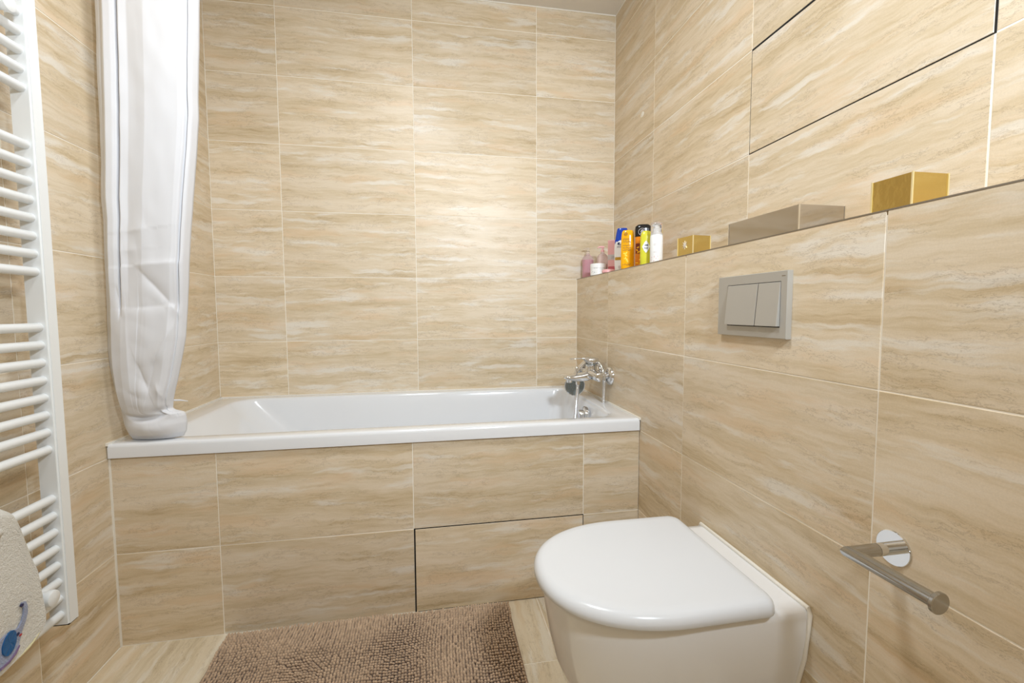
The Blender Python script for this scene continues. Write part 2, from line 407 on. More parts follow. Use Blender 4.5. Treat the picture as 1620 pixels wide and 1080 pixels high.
# hand shower hanging behind the mixer
hs = thing('hand_shower', 'grey faced hand shower resting behind the chrome bath mixer', 'shower head', (1.606, -.285, .690))
hd = Vector((-.10, -.97, -.08)).normalized()
Mh = axis_to(Vector((0, 0, 0)), hd)
latheo('shower_head', [(0, -.020), (.020, -.019), (.040, -.012), (.047, -.003), (.0475, .004), (0, .004)], M_CHROME, hs, 40, Mh)
latheo('face_plate', [(0, .0035), (.0445, .0035), (.0435, .006), (0, .0065)], M_GREY, hs, 40, Mh)
bm = bmesh.new()
for r_, n_ in ((.0, 1), (.010, 6), (.020, 12), (.030, 18)):
    for k in range(n_):
        a = 2 * PI * k / max(1, n_); q = bmesh.ops.create_cone(bm, segments=6, radius1=.0016, radius2=.0009, depth=.003, cap_ends=True, matrix=Mh @ Matrix.Translation((r_ * math.cos(a), r_ * math.sin(a), .0075)))
objbm('nozzles', bm, M_BLUE, hs)
hp = spline([(0, .012, .02), (.012, .010, .05), (.035, .004, .085), (.062, -.006, .115)], 6)
tubeo('handle', hp, [.011 + .003 * math.sin(PI * i / (len(hp) - 1)) for i in range(len(hp))], M_CHROME, hs, 18)
# hose
hend = hs.location + hp[-1]
hpts = [(W - .122, FY, .716), (W - .1225, FY + .001, .70), (W - .126, FY + .004, .64), (W - .132, FY + .008, .56), (W - .139, FY + .01, .44), (W - .135, FY + .02, .32), (W - .125, FY + .03, .235), (W - .15, FY + .07, .215), (W - .12, FY + .10, .218), (W - .11, FY + .05, .24), (W - .10, FY - .03, .34), (W - .066, FY - .055, .45), (W - .037, FY - .060, .56), (W - .029, FY - .064, .65), (W - .027, FY - .066, .72), (W - .029, FY - .062, .765), (W - .034, FY - .035, .800), (W - .038, FY + .02, .816), (hend.x + .002, hend.y - .006, hend.z + .008), tuple(hend)]
hq = resample(spline(hpts, 16), .00145)
hose = tubeo('shower_hose', hq, [.0076 if i % 4 < 2 else .0060 for i in range(len(hq))], M_CHROME, None, 10)
tag(hose, 'ribbed chrome shower hose looping from the bath mixer into the tub', 'hose')

# ---------------------------------------------------------------- toilet
TY = -1.3195
def dshape(x0, xw, hw, z, cy=TY, pw=2.35, n=40, rc=.0):
    """D outline: straight from the wall (xw) then a rounded nose at x0"""
    out = []; xm = xw - (xw - x0) * .42
    L_ = xm - x0
    for i in range(n + 1):
        a = -PI / 2 + PI * i / n
        cx = math.copysign(abs(math.cos(a)) ** (2 / pw), math.cos(a)); sy = math.copysign(abs(math.sin(a)) ** (2 / pw), math.sin(a))
        out.append((xm - L_ * cx, cy + hw * sy, z))
    if rc:
        for k in range(1, 7):
            a = PI / 2 * k / 6; out.append((xw - rc + rc * math.sin(a), cy + hw - rc + rc * math.cos(a), z))
        for k in range(0, 6):
            a = PI / 2 * k / 6; out.append((xw - rc + rc * math.cos(a), cy - hw + rc - rc * math.sin(a), z))
    else:
        out += [(xw, cy + hw, z), (xw, cy - hw, z)]
    return out
to = thing('wall_hung_toilet', 'white wall-hung toilet with closed lid on the tiled half wall', 'toilet', (W, TY, .43))
def ti(p): return Vector(p) - Vector((W, TY, .43))
XW = W - .006
prof = [(1.235, .166, .4285, 2.3), (1.214, .181, .4275, 2.3), (1.206, .1865, .422, 2.3), (1.204, .1875, .41, 2.3), (1.207, .186, .37, 2.3), (1.214, .179, .32, 2.25), (1.226, .166, .26, 2.2), (1.248, .152, .20, 2.1), (1.285, .138, .14, 2.05), (1.335, .124, .095, 2.0), (1.39, .110, .070, 2.0), (1.45, .095, .060, 2)]
rings = [[ti(p) for p in dshape(a, XW, hw, z, pw=pw)] for a, hw, z, pw in prof]
V, F = loft(rings); F = [f[::-1] for f in F]
o = new('bowl', V, F, M_CER, to, True); sharp_by_angle(o.data, 50)
# seat
def flat_loft(name, specs, mat, rc):
    rg = [[ti(p) for p in dshape(a, xw, hw, z, cy=TY - .005, pw=2.2, rc=max(.004, rc - d))] for a, xw, hw, z, d in specs]
    V, F = loft(rg); o = new(name, V, F, mat, to, True)
    bm = bmesh.new(); bm.from_mesh(o.data); bmesh.ops.recalc_face_normals(bm, faces=bm.faces); bm.to_mesh(o.data); bm.free()
    sharp_by_angle(o.data, 50); return o
flat_loft('seat', [(1.212, 1.614, .178, .4290, 0), (1.210, 1.616, .180, .4300, 0), (1.210, 1.616, .180, .4360, 0), (1.213, 1.613, .177, .4370, 0)], M_SEAT, .03)
lx0, lx1, lh = 1.183, 1.627, .2010
flat_loft('lid', [(lx0 + .010, lx1 - .006, lh - .010, .4365, .01), (lx0 + .0016, lx1 - .0015, lh - .0016, .4368, .002), (lx0, lx1, lh, .4385, 0), (lx0 + .0003, lx1, lh - .0003, .448, 0), (lx0 + .004, lx1 - .002, lh - .004, .4565, .003), (lx0 + .011, lx1 - .006, lh - .010, .4620, .006), (lx0 + .021, lx1 - .012, lh - .018, .4650, .01), (lx0 + .04, lx1 - .025, lh - .034, .4663, .015)], M_SEAT, .034)
for s in (-1, 1):
    latheo('hinge', [(0, -.022), (.0085, -.022), (.0085, .022), (0, .022)], M_SEAT, to, 16, axis_to(ti((1.630, TY + s * .12, .4375)), (0, 1, 0)))
rings = [[ti(p) for p in [(W - .0065, TY - hw, .10), (W - .0065, TY - hw - .010, .43 - .05), (W - .0065, TY - hw - .012, .425), (W - .0065, TY - hw - .006, .436), (W - .0065, TY + hw + .006, .436), (W - .0065, TY + hw + .012, .425), (W - .0065, TY + hw + .010, .38), (W - .0065, TY + hw, .10)]] for hw in (.184,)]
sp = [(W - .004, TY - .134, .12), (W - .004, TY - .153, .20), (W - .004, TY - .180, .32), (W - .004, TY - .1895, .42), (W - .004, TY - .186, .4305), (W - .004, TY, .4315), (W - .004, TY + .186, .4305), (W - .004, TY + .1895, .42), (W - .004, TY + .180, .32), (W - .004, TY + .153, .20), (W - .004, TY + .134, .12)]
tubeo('sealant', [ti(p) for p in sp], .0048, M_SIL, to, 8)

# ---------------------------------------------------------------- flush plate
fp = thing('flush_plate', 'satin grey dual flush plate on the half wall above the toilet', 'flush plate', (W, -1.3145, 1.042))
py, pz, hw, hh, dp = 0, 0, .1150, .0725, .0125
bm = bmesh.new()
def fr(y, z): return [(-dp, y, z), (0.0, y, z)]
iy0, iy1, iz0, iz1 = -.0970, .0780, -.0485, .0505    # opening, y then z (camera side is -y)
outer = [(-hw, -hh), (hw, -hh), (hw, hh), (-hw, hh)]; inner = [(iy0, iz0), (iy1, iz0), (iy1, iz1), (iy0, iz1)]
V = []; F = []
for (yy, zz) in outer: V.append((-.0, yy, zz))
for (yy, zz) in outer: V.append((-dp + .0012, yy, zz))
for (yy, zz) in outer: V.append((-dp, yy * .99, zz * .985))
for (yy, zz) in inner: V.append((-dp, yy, zz))
for (yy, zz) in inner: V.append((-.003, yy, zz))
for a in (0, 4, 8, 12):
    for i in range(4): F.append((a + i, a + (i + 1) % 4, a + 4 + (i + 1) % 4, a + 4 + i))
new('frame', V, F, M_PLATE, fp)
boxo('cavity', (-.0028, iy0, iz0), (-.001, iy1, iz1), M_DARK, fp)
def wedge(name, ya, yb, tilt):
    g = .0012; z0, z1 = iz0 + .0022, iz1 - .0014; ya += g; yb -= g
    xt, xb = -dp - .0004, -dp - tilt
    V = [(-.003, ya, z0), (-.003, yb, z0), (-.003, yb, z1), (-.003, ya, z1), (xb, ya, z0), (xb, yb, z0), (xt, yb, z1), (xt, ya, z1)]
    F = [(0, 1, 2, 3), (4, 5, 6, 7), (0, 1, 5, 4), (1, 2, 6, 5), (2, 3, 7, 6), (3, 0, 4, 7)]
    bm = bmesh.new(); vs = [bm.verts.new(v) for v in V]
    for f in F: bm.faces.new([vs[i] for i in f])
    bmesh.ops.recalc_face_normals(bm, faces=bm.faces)
    bmesh.ops.bevel(bm, geom=list(bm.edges), offset=.0006, segments=1, affect='EDGES')
    return objbm(name, bm, M_PLATE, fp)
wedge('flush_button', iy0, -.0290, .0085); b2 = wedge('flush_button', -.0290, iy1, .0085)
boxo('maker_mark', (-dp - .0002, -.1085, .0605), (-dp + .0002, -.0985, .0622), M_TRIM, fp)

# ---------------------------------------------------------------- paper holder
ph = thing('toilet_roll_holder', 'empty chrome toilet roll bar on the half wall right of the toilet', 'toilet roll holder', (W, -1.662, .640))
latheo('rosette', [(0, 0), (.0285, 0), (.0285, .0022), (.0275, .003), (0, .003)], M_CHROME, ph, 48, axis_to((0, 0, 0), (-1, 0, 0)))
latheo('post', [(0, .0), (.0102, .0), (.0102, .034), (0, .034)], M_CHROME, ph, 32, axis_to((0, 0, 0), (-1, 0, 0)))
jx = -.083
V = []; n = 32
def ell(p, u, v, r, slant=None):
    return [Vector(p) + Vector(u) * r * math.cos(2 * PI * k / n) + Vector(v) * r * math.sin(2 * PI * k / n) for k in range(n)]
def mitre(name, r, mat):
    # post arm to the mitred corner, then the bar parallel to the wall
    A = ell((-.0345, 0, 0), (0, 1, 0), (0, 0, 1), r)
    Bm = [Vector((jx - 0 + q.y * -1, q.y, q.z)) for q in ell((0, 0, 0), (0, 1, 0), (0, 0, 1), r)]
    V, F = loft([A, Bm], (True, False)); o = new('arm', V, F, mat, ph, True); sharp_by_angle(o.data, 50)
    Cc = [Vector((q.x + 0, -.125, q.z)) for q in [Vector((jx - b.y, 0, b.z)) for b in ell((0, 0, 0), (0, 1, 0), (0, 0, 1), r)]]
    V, F = loft([Bm, Cc], (True, True)); o = new('bar', V, F, mat, ph, True); sharp_by_angle(o.data, 50)
mitre('arm', .0101, M_STEEL)
latheo('end_cap', [(0, 0), (.0142, 0), (.0152, .001), (.0152, .005), (.0142, .006), (0, .006)], M_STEEL, ph, 32, axis_to((jx, -.125, 0), (0, -1, 0)))

# ---------------------------------------------------------------- towel radiator
rad = thing('towel_radiator', 'tall white ladder towel radiator on the left wall', 'radiator', (0.083, -1.31, .29))
def ri(x, y, z): return Vector((x - .083, y + 1.31, z - .29))
def post(y0, y1):
    bm = bmesh.new(); a, b = ri(.063, y0, .292), ri(.102, y1, 1.84)
    r = bmesh.ops.create_cube(bm, size=1)
    for v in r['verts']: v.co = Vector([a[i] + (v.co[i] + .5) * (b[i] - a[i]) for i in range(3)])
    es = [e for e in bm.edges if abs((e.verts[0].co - e.verts[1].co).z) > .5 and e.verts[0].co.x > ri(.08, 0, 0).x]
    bmesh.ops.bevel(bm, geom=es, offset=.0035, segments=3, affect='EDGES')
    o = objbm('post', bm, M_RAD, rad, True)
    boxo('post_end_cap', ri(.066, y0 + .003, .288), ri(.099, y1 - .003, .293), M_DARK, rad)
post(-1.062, -1.030); post(-1.592, -1.560)
zs = [.3165 + .0403 * k for k in range(8)] + [.7155 + .0405 * k for k in range(8)] + [1.1245 + .0399 * k for k in range(8)] + [1.526 + .0399 * k for k in range(7)]
me = None
for z in zs:
    if me is None:
        V, F = tube([Vector((0, -.259, 0)), Vector((0, -.255, 0)), Vector((0, 0, 0)), Vector((0, .255, 0)), Vector((0, .259, 0))], [.0085, .0102, .0102, .0102, .0085], 20)
        o = new('rail', V, F, M_RAD, rad, True); me = o.data
    else:
        o = bpy.data.objects.new('rail', me); COL.objects.link(o); o.parent = rad
    o.location = ri(.084, -1.311, z) + Vector((0, .004, 0))
for z in (.378, 1.66):
    for y in (-1.125, -1.495):
        tubeo('wall_bracket', [ri(.001, y, z), ri(.075, y, z)], .007, M_RAD, rad, 14)
        z += .012; y += .008
        latheo('bracket_knob', [(0, 0), (.0135, 0), (.0150, .004), (.0150, .016), (.0175, .018), (.0180, .026), (.0165, .030), (.012, .032), (0, .0325)], M_RAD, rad, 28, axis_to(ri(.086, y, z), (1, 0, 0)))
        latheo('bracket_screw', [(0, 0), (.0045, 0), (.0045, .012), (0, .012)], M_CHROME, rad, 10, axis_to(ri(.092, y - .022, z), (1, 0, 0)))

# ---------------------------------------------------------------- towel
def terry(name, col):
    m = pmat(name, col, .95, Sheen_Weight=.4); return bumped(m, 330, .9, .004, 2, .7)
M_TERRY = terry('white_terry', srgb(224, 220, 210))
M_PIPE = terry('cream_piping', srgb(232, 222, 176))
tw = thing('bath_towel', 'white terry towel with a blue animal appliqué hanging over the radiator', 'towel', (.11, -1.30, .60))
def wi(x, y, z): return Vector((x - .11, y + 1.30, z - .60))
EDGE = [(.655, -1.262), (.652, -1.240), (.640, -1.222), (.60, -1.207), (.56, -1.196), (.52, -1.186), (.46, -1.170), (.42, -1.166), (.40, -1.168), (.375, -1.182), (.355, -1.225), (.338, -1.30)]
# silhouette as a height profile along y : top edge and bottom edge
def ztop(y): return interp([(-1.62, .645), (-1.34, .652), (-1.238, .650), (-1.214, .643), (-1.202, .633), (-1.192, .600), (-1.183, .565), (-1.170, .516), (-1.158, .473), (-1.1525, .440)], y)
def zbot(y): return interp([(-1.62, .322), (-1.40, .330), (-1.265, .336), (-1.215, .339), (-1.177, .352), (-1.165, .364), (-1.1575, .395), (-1.1525, .430)], y)
def tf(u, v):
    y = -1.62 + u * (.4675); zt, zb_ = ztop(y), zbot(y); z = zb_ + v * (zt - zb_)
    x = .122 + .012 * (1 - v) + .004 * math.sin(y * 34 + z * 5) + .0035 * noise.noise(Vector((y * 14, z * 12, 1))) + .0012 * noise.noise(Vector((y * 180, z * 180, 3)))
    ed = min(1, (-1.152 - y) / .012); x = .112 + (x - .112) * math.sqrt(max(0, ed))
    if v > .93: x -= .02 * ((v - .93) / .07) ** 2
    return wi(x, y, z)
V, F = grid(150, 130, tf)
def tb(u, v): q = tf(u, v); return Vector((q.x - .011, q.y - .001, q.z - (.0 if v < .97 else .0)))
V2, F2 = grid(60, 40, tb)
k = len(V); V += V2; F += [tuple(k + i for i in f[::-1]) for f in F2]
new('cloth', V, F, M_TERRY, tw, True)
pl = [tf(1 - .0, 0)]
edge = [tf(u / 60, 0) for u in range(0, 61)] + [tf(.985 + .0 * 0, 0)][:0]
ep = [wi(.131, -1.30, .334), wi(.130, -1.215, .338), wi(.128, -1.178, .351), wi(.124, -1.165, .363), wi(.118, -1.156, .395), wi(.114, -1.152, .438), wi(.115, -1.158, .473), wi(.116, -1.170, .516), wi(.116, -1.183, .565), wi(.115, -1.192, .60)]
tubeo('piping', spline(ep, 8), .0022, M_PIPE, tw, 8)
# fold lying on top at the radiator rail
def tk(u, v):
    a = v * PI * 1.1; y = -1.60 + u * .365; r = .013 + .006 * u * 0
    taper = math.sqrt(max(0, min(1, (1 - u) / .18)))
    return wi(.126 + math.sin(a) * .020 * taper, y, .640 - .035 * u + (math.cos(a) * .020) * taper + .004 * noise.noise(Vector((y * 20, v * 3, 2))))
V, F = grid(40, 14, tk); new('folded_corner', V, F, M_TERRY, tw, True)
# appliqué: long-necked lavender blue animal with a blue oval belly patch
def towel_x(y, z): 
    u = (y + 1.62) / .4675; v = (z - zbot(y)) / (ztop(y) - zbot(y)); return tf(u, v).x + .11
def patch(name, pts, mat, lift, parent=tw):
    """closed outline in (y, z) laid on the towel, with thickness"""
    n = len(pts); cy = sum(p[0] for p in pts) / n; cz = sum(p[1] for p in pts) / n
    V = []; F = []
    for f_, l in ((1, lift - .003), (1, lift), (.5, lift), ):
        for (y, z) in pts:
            yy, zz = cy + (y - cy) * f_, cz + (z - cz) * f_; V.append(wi(towel_x(yy, zz) + l, yy, zz))
    V.append(wi(towel_x(cy, cz) + lift, cy, cz))
    for a in (0, n):
        for i in range(n): F.append((a + i, a + (i + 1) % n, a + n + (i + 1) % n, a + n + i))
    for i in range(n): F.append((2 * n + i, 2 * n + (i + 1) % n, 3 * n))
    return new(name, V, F, mat, parent)
M_LAV = terry('lavender_fleece', srgb(150, 158, 186)); M_BLU = pmat('blue_satin', srgb(20, 92, 150), .35); M_PURP = pmat('mauve_thread', srgb(132, 112, 150), .6); M_NAVY = pmat('dark_blue_thread', srgb(48, 48, 84), .6); M_RED = pmat('red_thread', srgb(190, 70, 70), .6)
def strip_patch(name, path, wid, mat, lift):
    L_, R_ = [], []
    for i, (y, z) in enumerate(path):
        a = path[max(0, i - 1)]; b = path[min(len(path) - 1, i + 1)]; dy, dz = b[0] - a[0], b[1] - a[1]; m_ = math.hypot(dy, dz); w_ = wid[i]
        L_.append((y - dz / m_ * w_, z + dy / m_ * w_)); R_.append((y + dz / m_ * w_, z - dy / m_ * w_))
    V = []; F = []; n = len(path)
    for l in (lift - .003, lift):
        for (y, z) in L_ + R_: V.append(wi(towel_x(y, z) + l, y, z))
    for i in range(n - 1):
        F.append((2 * n + i, 2 * n + i + 1, 3 * n + i + 1, 3 * n + i)); F.append((i, i + 1, 2 * n + i + 1, 2 * n + i)); F.append((n + i, n + i + 1, 3 * n + i + 1, 3 * n + i))
    F.append((0, n, 3 * n, 2 * n)); F.append((n - 1, 2 * n - 1, 4 * n - 1, 3 * n - 1))
    return new(name, V, F, mat, tw)
def ov_(cy, cz, ry, rz, rot, n=26, wob=0):
    out = []
    for i in range(n):
        a = 2 * PI * i / n; r = 1 + wob * math.sin(a * 5 + 1); y, z = ry * r * math.cos(a), rz * r * math.sin(a)
        out.append((cy + y * math.cos(rot) - z * math.sin(rot), cz + y * math.sin(rot) + z * math.cos(rot)))
    return out
patch('animal_body', ov_(-1.2650, .3745, .047, .0265, .25, 30, .05), M_LAV, .0035)
strip_patch('animal_neck', [(-1.236, .385), (-1.222, .391), (-1.212, .402), (-1.207, .415), (-1.2055, .427), (-1.2075, .435), (-1.2135, .4375)], [.011, .008, .0055, .0045, .004, .005, .004], M_LAV, .0038)
patch('animal_eye', ov_(-1.2140, .4365, .0035, .003, 0, 12), M_NAVY, .0050)
patch('belly_patch', ov_(-1.2525, .3835, .0165, .022, -.5), M_BLU, .0055)
patch('nose_stitch', ov_(-1.2305, .386, .004, .003, .3, 10), M_NAVY, .0052); patch('mouth_stitch', ov_(-1.2245, .380, .003, .0022, .3, 10), M_RED, .0052)
strip_patch('foot_stitch', [(-1.280, .350), (-1.260, .350), (-1.242, .355), (-1.230, .362)], [.0022, .0024, .0022, .0015], M_PURP, .0048)

# ---------------------------------------------------------------- shower curtain
M_CURT = pmat('white_curtain', srgb(224, 224, 227), .5)
XL = [(.643, .040), (.66, .036), (.69, .028), (.72, .024), (.757, .0215), (.80, .015), (.87, .008), (.93, .008), (.96, .009), (1.15, .020), (1.30, .026), (1.36, .024), (1.50, .030), (1.60, .034), (1.93, .042), (2.45, .05)]
XR = [(.643, .184), (.66, .194), (.69, .200), (.712, .200), (.722, .196), (.729, .172), (.735, .166), (.757, .170), (.80, .181), (.87, .200), (.96, .222), (1.15, .243), (1.25, .255), (1.60, .293), (1.93, .312), (2.45, .335)]
YC = [(.643, -.690), (.70, -.700), (.80, -.715), (1.2, -.735), (2.45, -.745)]
FR = [(0, .0), (.05, .012), (.115, .020), (.135, .038), (.165, .045), (.225, .044), (.262, .040), (.275, .018), (.29, .040), (.31, .047), (.38, .042), (.55, .050), (.72, .047), (.86, .044), (.915, .040), (.928, .022), (.945, .034), (.975, .028), (1, .0)]
def frx(t, z):
    # the second pleat melts into the wide face lower down
    d = interp(FR, t)
    k = sstep(1.0, 1.16, z)
    flat = interp([(0, 0), (.07, .016), (.16, .040), (.3, .048), (.6, .052), (.85, .044), (1, 0)], t)
    lo = .0 if t < .5 else .5
    return flat + (d - flat) * (lo + (1 - lo) * k)
# creases: (x0,z0,x1,z1, height, width above, width below)
CR = [(.105, 1.262, .165, 1.272, .005, .040, .014), (.100, 1.208, .135, 1.212, .004, .030, .014),
      (.128, 1.168, .235, 1.180, .008, .012, .050), (.135, 1.155, .215, 1.045, -.008, .018, .018), (.205, 1.06, .218, 1.02, .006, .012, .012),
      (.105, 1.045, .185, 1.052, -.006, .035, .012), (.070, 1.10, .076, 1.02, -.005, .008, .008),
      (.205, .99, .160, .90, .005, .010, .016), (.110, .875, .128, .800, -.008, .012, .020), (.150, .875, .128, .800, -.006, .020, .008),
      (.185, .93, .165, .80, .004, .006, .018), (.090, 1.03, .085, .80, .004, .010, .03),
      (.150, .815, .165, .765, .007, .014, .014)]
def crease(x, z):
    s = 0
    for x0_, z0_, x1_, z1_, h, wa_, wb_ in CR:
        dx, dz = x1_ - x0_, z1_ - z0_; L2 = dx * dx + dz * dz
        t = ((x - x0_) * dx + (z - z0_) * dz) / L2; tc = min(1, max(0, t))
        px_, pz_ = x - (x0_ + dx * tc), z - (z0_ + dz * tc); d = math.hypot(px_, pz_)
        side = (x - x0_) * dz - (z - z0_) * dx      # >0 : to the right of direction
        ww = wb_ if side > 0 else wa_
        s += h * math.exp(-d / ww) * (0.35 + .65 * math.sin(PI * min(1, max(0, .5 + (tc - .5) * .8))))
    return s
NT, NB = 150, 50
def curt_ring(z):
    a, b, yc = interp(XL, z), interp(XR, z), interp(YC, z); out = []
    roll = math.exp(-((z - .678) / .030) ** 2); neck = math.exp(-((z - .729) / .008) ** 2)
    for i in range(NT):
        t = i / (NT - 1); x = a + (b - a) * t
        d = frx(t, z) if z > .74 else frx(t, .74)
        e = math.sin(PI * min(1, max(0, t))) ** .5
        if z < .76:
            k = sstep(.76, .70, z); d = d * (1 - k) + k * .040 * e
            d += roll * .016 * e
            zn = .728 - .016 * math.sin(PI * min(1, max(0, (t - .05) / .8))) + .012 * sstep(.65, 1, t)
            d -= .017 * math.exp(-((z - zn) / .0075) ** 2) * e * sstep(.12, .35, t)
            d -= .012 * sstep(.662, .643, z) * e
        c = crease(x, z) * sstep(0, .12, t) * sstep(1, .93, t)
        wob = .0045 * noise.noise(Vector((x * 9, z * 3.1, 4))) + .0016 * noise.noise(Vector((x * 30, z * 16, 7)))
        lowamp = sstep(1.3, .8, z); wob += .0035 * lowamp * (abs(noise.noise(Vector((x * 16 + z * 6, z * 15, 11)))) - .3)
        edge = .0015 * noise.noise(Vector((z * 14, t * 2, 5))) + .0035 * noise.noise(Vector((z * 5, t * 2, 9)))
        out.append(Vector((x + edge * (1 if t < .1 or t > .9 else .3), yc - max(d + c + wob * e, 0), z)))
    for i in range(1, NB - 1):
        t = 1 - i / (NB - 1); x = a + (b - a) * t
        e = math.sin(PI * t) ** .5
        out.append(Vector((x, yc + e * (.020 + .010 * math.sin(t * 24) * sstep(.7, .9, z)), z)))
    return out
zl = [.6425 + .0022 * k for k in range(60)]
while zl[-1] < 1.35: zl.append(zl[-1] + .0045)
while zl[-1] < 2.435: zl.append(zl[-1] + .012)
V, F = loft([curt_ring(z) for z in zl], (True, False))
cur = thing('shower_curtain', 'white shower curtain gathered at the left end of the bathtub', 'curtain', (.15, -.72, .643))
V = [v - Vector((.15, -.72, .643)) for v in V]
F = [f[::-1] for f in F]
o = new('cloth', V, F, M_CURT, cur, True)
for k in range(6):
    V, F = tube([(.05 + .05 * k - .15 + .0, -.745 + .72 + .017 * math.cos(a), 2.452 - .643 + .017 * math.sin(a)) for a in [2 * PI * i / 16 for i in range(17)]], .0018, 6, False)
    new('curtain_ring', V, F, M_CHROME, cur, True)
rodo = tubeo('curtain_rod', [(.0, -.745, 2.458), (W * .5, -.745, 2.458), (SX, -.745, 2.458)], .0115, M_CHROME, None, 20)
tag(rodo, 'chrome curtain rod running high above the front of the bathtub', 'curtain rod')
# frayed end of the curtain tie beside the gathered hem
tie = tubeo('tie_end', [Vector((.158, -.700, .758)) - Vector((.15, -.72, .643)), Vector((.180, -.695, .757)) - Vector((.15, -.72, .643)), Vector((.200, -.690, .752)) - Vector((.15, -.72, .643))], [.003, .0025, .001], M_CURT, cur, 6)

# ---------------------------------------------------------------- bath mat
M_MAT = pmat('brown_chenille', srgb(150, 124, 102), .95, Sheen_Weight=.3)
def mat_colour():
    nt = M_MAT.node_tree; b = nt.nodes['Principled BSDF']; tc = nt.nodes.new('ShaderNodeTexCoord'); n = nt.nodes.new('ShaderNodeTexNoise'); n.inputs['Scale'].default_value = 60
    r = nt.nodes.new('ShaderNodeValToRGB'); r.color_ramp.elements[0].position = .3; r.color_ramp.elements[1].position = .7
    r.color_ramp.elements[0].color = srgb(172, 146, 120); r.color_ramp.elements[1].color = srgb(206, 178, 148)
    nt.links.new(tc.outputs['Object'], n.inputs['Vector']); nt.links.new(n.outputs['Fac'], r.inputs[0]); nt.links.new(r.outputs[0], b.inputs['Base Color'])
mat_colour()
bmt = thing('bath_mat', 'brown chenille bath mat on the floor in front of the tub', 'mat', (.762, -1.046, 0))
mx0, mx1, my0, my1 = -.450, .450, -.283, .283
boxo('backing', (mx0, my0, .0006), (mx1, my1, .006), pmat('brown_backing', srgb(132, 104, 86), .9), bmt, .002)
nxp, nyp = 104, 54
cx_ = np.linspace(mx0 + .006, mx1 - .006, nxp); cy_ = np.linspace(my0 + .006, my1 - .006, nyp)
rs = np.random.RandomState(3)
gx, gy = np.meshgrid(cx_, cy_); gx = gx.ravel(); gy = gy.ravel(); nb = len(gx)
fld = np.array([(noise.noise(Vector((x * 6, y * 6, 1))), noise.noise(Vector((x * 6, y * 6, 9))), noise.noise(Vector((x * 16, y * 16, 4)))) for x, y in zip(gx, gy)])
lean = fld[:, :2] * .012 + rs.normal(0, .0010, (nb, 2)); hgt = .0150 + fld[:, 2] * .0035 + rs.normal(0, .0007, nb)
lean[:, 1] += .010 * np.clip((gy - .16) / .10, 0, 1) - .003
gx = gx + rs.normal(0, .0005, nb) + fld[:, 0] * .002; gy = gy + rs.normal(0, .0005, nb)
K = 8; lv = [(0.0, .6), (.3, .95), (.65, 1.02), (.88, .80), (.98, .42)]
ang = np.arange(K) * 2 * PI / K; vs = []
for (h_, r_) in lv:
    rr = .0043 * r_
    px = gx[:, None] + lean[:, 0:1] * h_ + np.cos(ang)[None] * rr; pyy = gy[:, None] + lean[:, 1:2] * h_ + np.sin(ang)[None] * rr
    pz_ = .005 + hgt[:, None] * h_ * np.ones((1, K)); vs.append(np.stack([px, pyy, pz_], -1))
top = np.stack([gx + lean[:, 0] * 1.02, gy + lean[:, 1] * 1.02, .005 + hgt * 1.03], -1)[:, None]
allv = np.concatenate(vs + [top], 1); nv = allv.shape[1]; allv = allv.reshape(-1, 3)
fq = []
for l in range(len(lv) - 1):
    for k in range(K): j = (k + 1) % K; fq.append((l * K + k, l * K + j, (l + 1) * K + j, (l + 1) * K + k))
ftri = [((len(lv) - 1) * K + k, (len(lv) - 1) * K + (k + 1) % K, len(lv) * K) for k in range(K)]
base = (np.arange(nb) * nv)[:, None, None]
Q = (np.array(fq)[None] + base).reshape(-1); T = (np.array(ftri)[None] + base).reshape(-1)
me = bpy.data.meshes.new('tufts'); me.vertices.add(len(allv)); me.vertices.foreach_set('co', allv.ravel())
nq, ntx = len(Q) // 4, len(T) // 3
me.loops.add(len(Q) + len(T)); me.loops.foreach_set('vertex_index', np.concatenate([Q, T]))
me.polygons.add(nq + ntx); me.polygons.foreach_set('loop_start', np.concatenate([np.arange(nq) * 4, len(Q) + np.arange(ntx) * 3]))
me.polygons.foreach_set('use_smooth', [True] * (nq + ntx)); me.update(calc_edges=True); me.validate(); me.materials.append(M_MAT)
tf_ = bpy.data.objects.new('tufts', me); COL.objects.link(tf_); tf_.parent = bmt; tf_['kind'] = 'stuff'

# ---------------------------------------------------------------- boxes on the ledge
def foil(name, col, rough, st, sc=14):
    return bumped(pmat(name, col, rough, 1), sc, st, .01, 3, .5)
M_GOLD = foil('gold_foil', srgb(214, 190, 120), .18, .16, 30); M_MIRR = foil('mirror_steel', srgb(186, 180, 172), .07, .015, 9)
M_GEDGE = pmat('worn_gold_edge', srgb(236, 220, 170), .4, .6); M_SEDGE = pmat('bright_steel_edge', srgb(228, 224, 216), .2, 1)
def ledge_box(name, label, cat, cx, cy, a, b, th, h, mat, emat, lid=None):
    """corner (cx, cy) nearest the camera, a along +y, b along +x"""
    t = thing(name, label, cat, (cx, cy, HZ + .0004), (0, 0, -th))
    bm = bmesh.new(); box(bm, (0, 0, 0), (b, a, h), .0006, 1); objbm('body', bm, mat, t)
    for (x, y) in ((0, 0), (0, a), (b, 0), (b, a)):
        boxo('edge_strip', (x - .0012, y - .0012, .0002), (x + .0012, y + .0012, h + .0004), emat, t)
    return t
g1 = ledge_box('small_box', 'small gold foil box with a silver star beside the bottles', 'box', 1.745, -.997, .074, .062, -.10, .063, M_GOLD, M_GEDGE)
n = 16; V = [(0, 0, 0)]
for i in range(n):
    a = 2 * PI * i / n; r = .013 if i % 2 == 0 else .0035; V.append((0, r * math.cos(a), r * math.sin(a)))
V = [(-.0016, v[1] + .038, v[2] + .038) for v in V]; V += [(.0001, v[1], v[2]) for v in V]
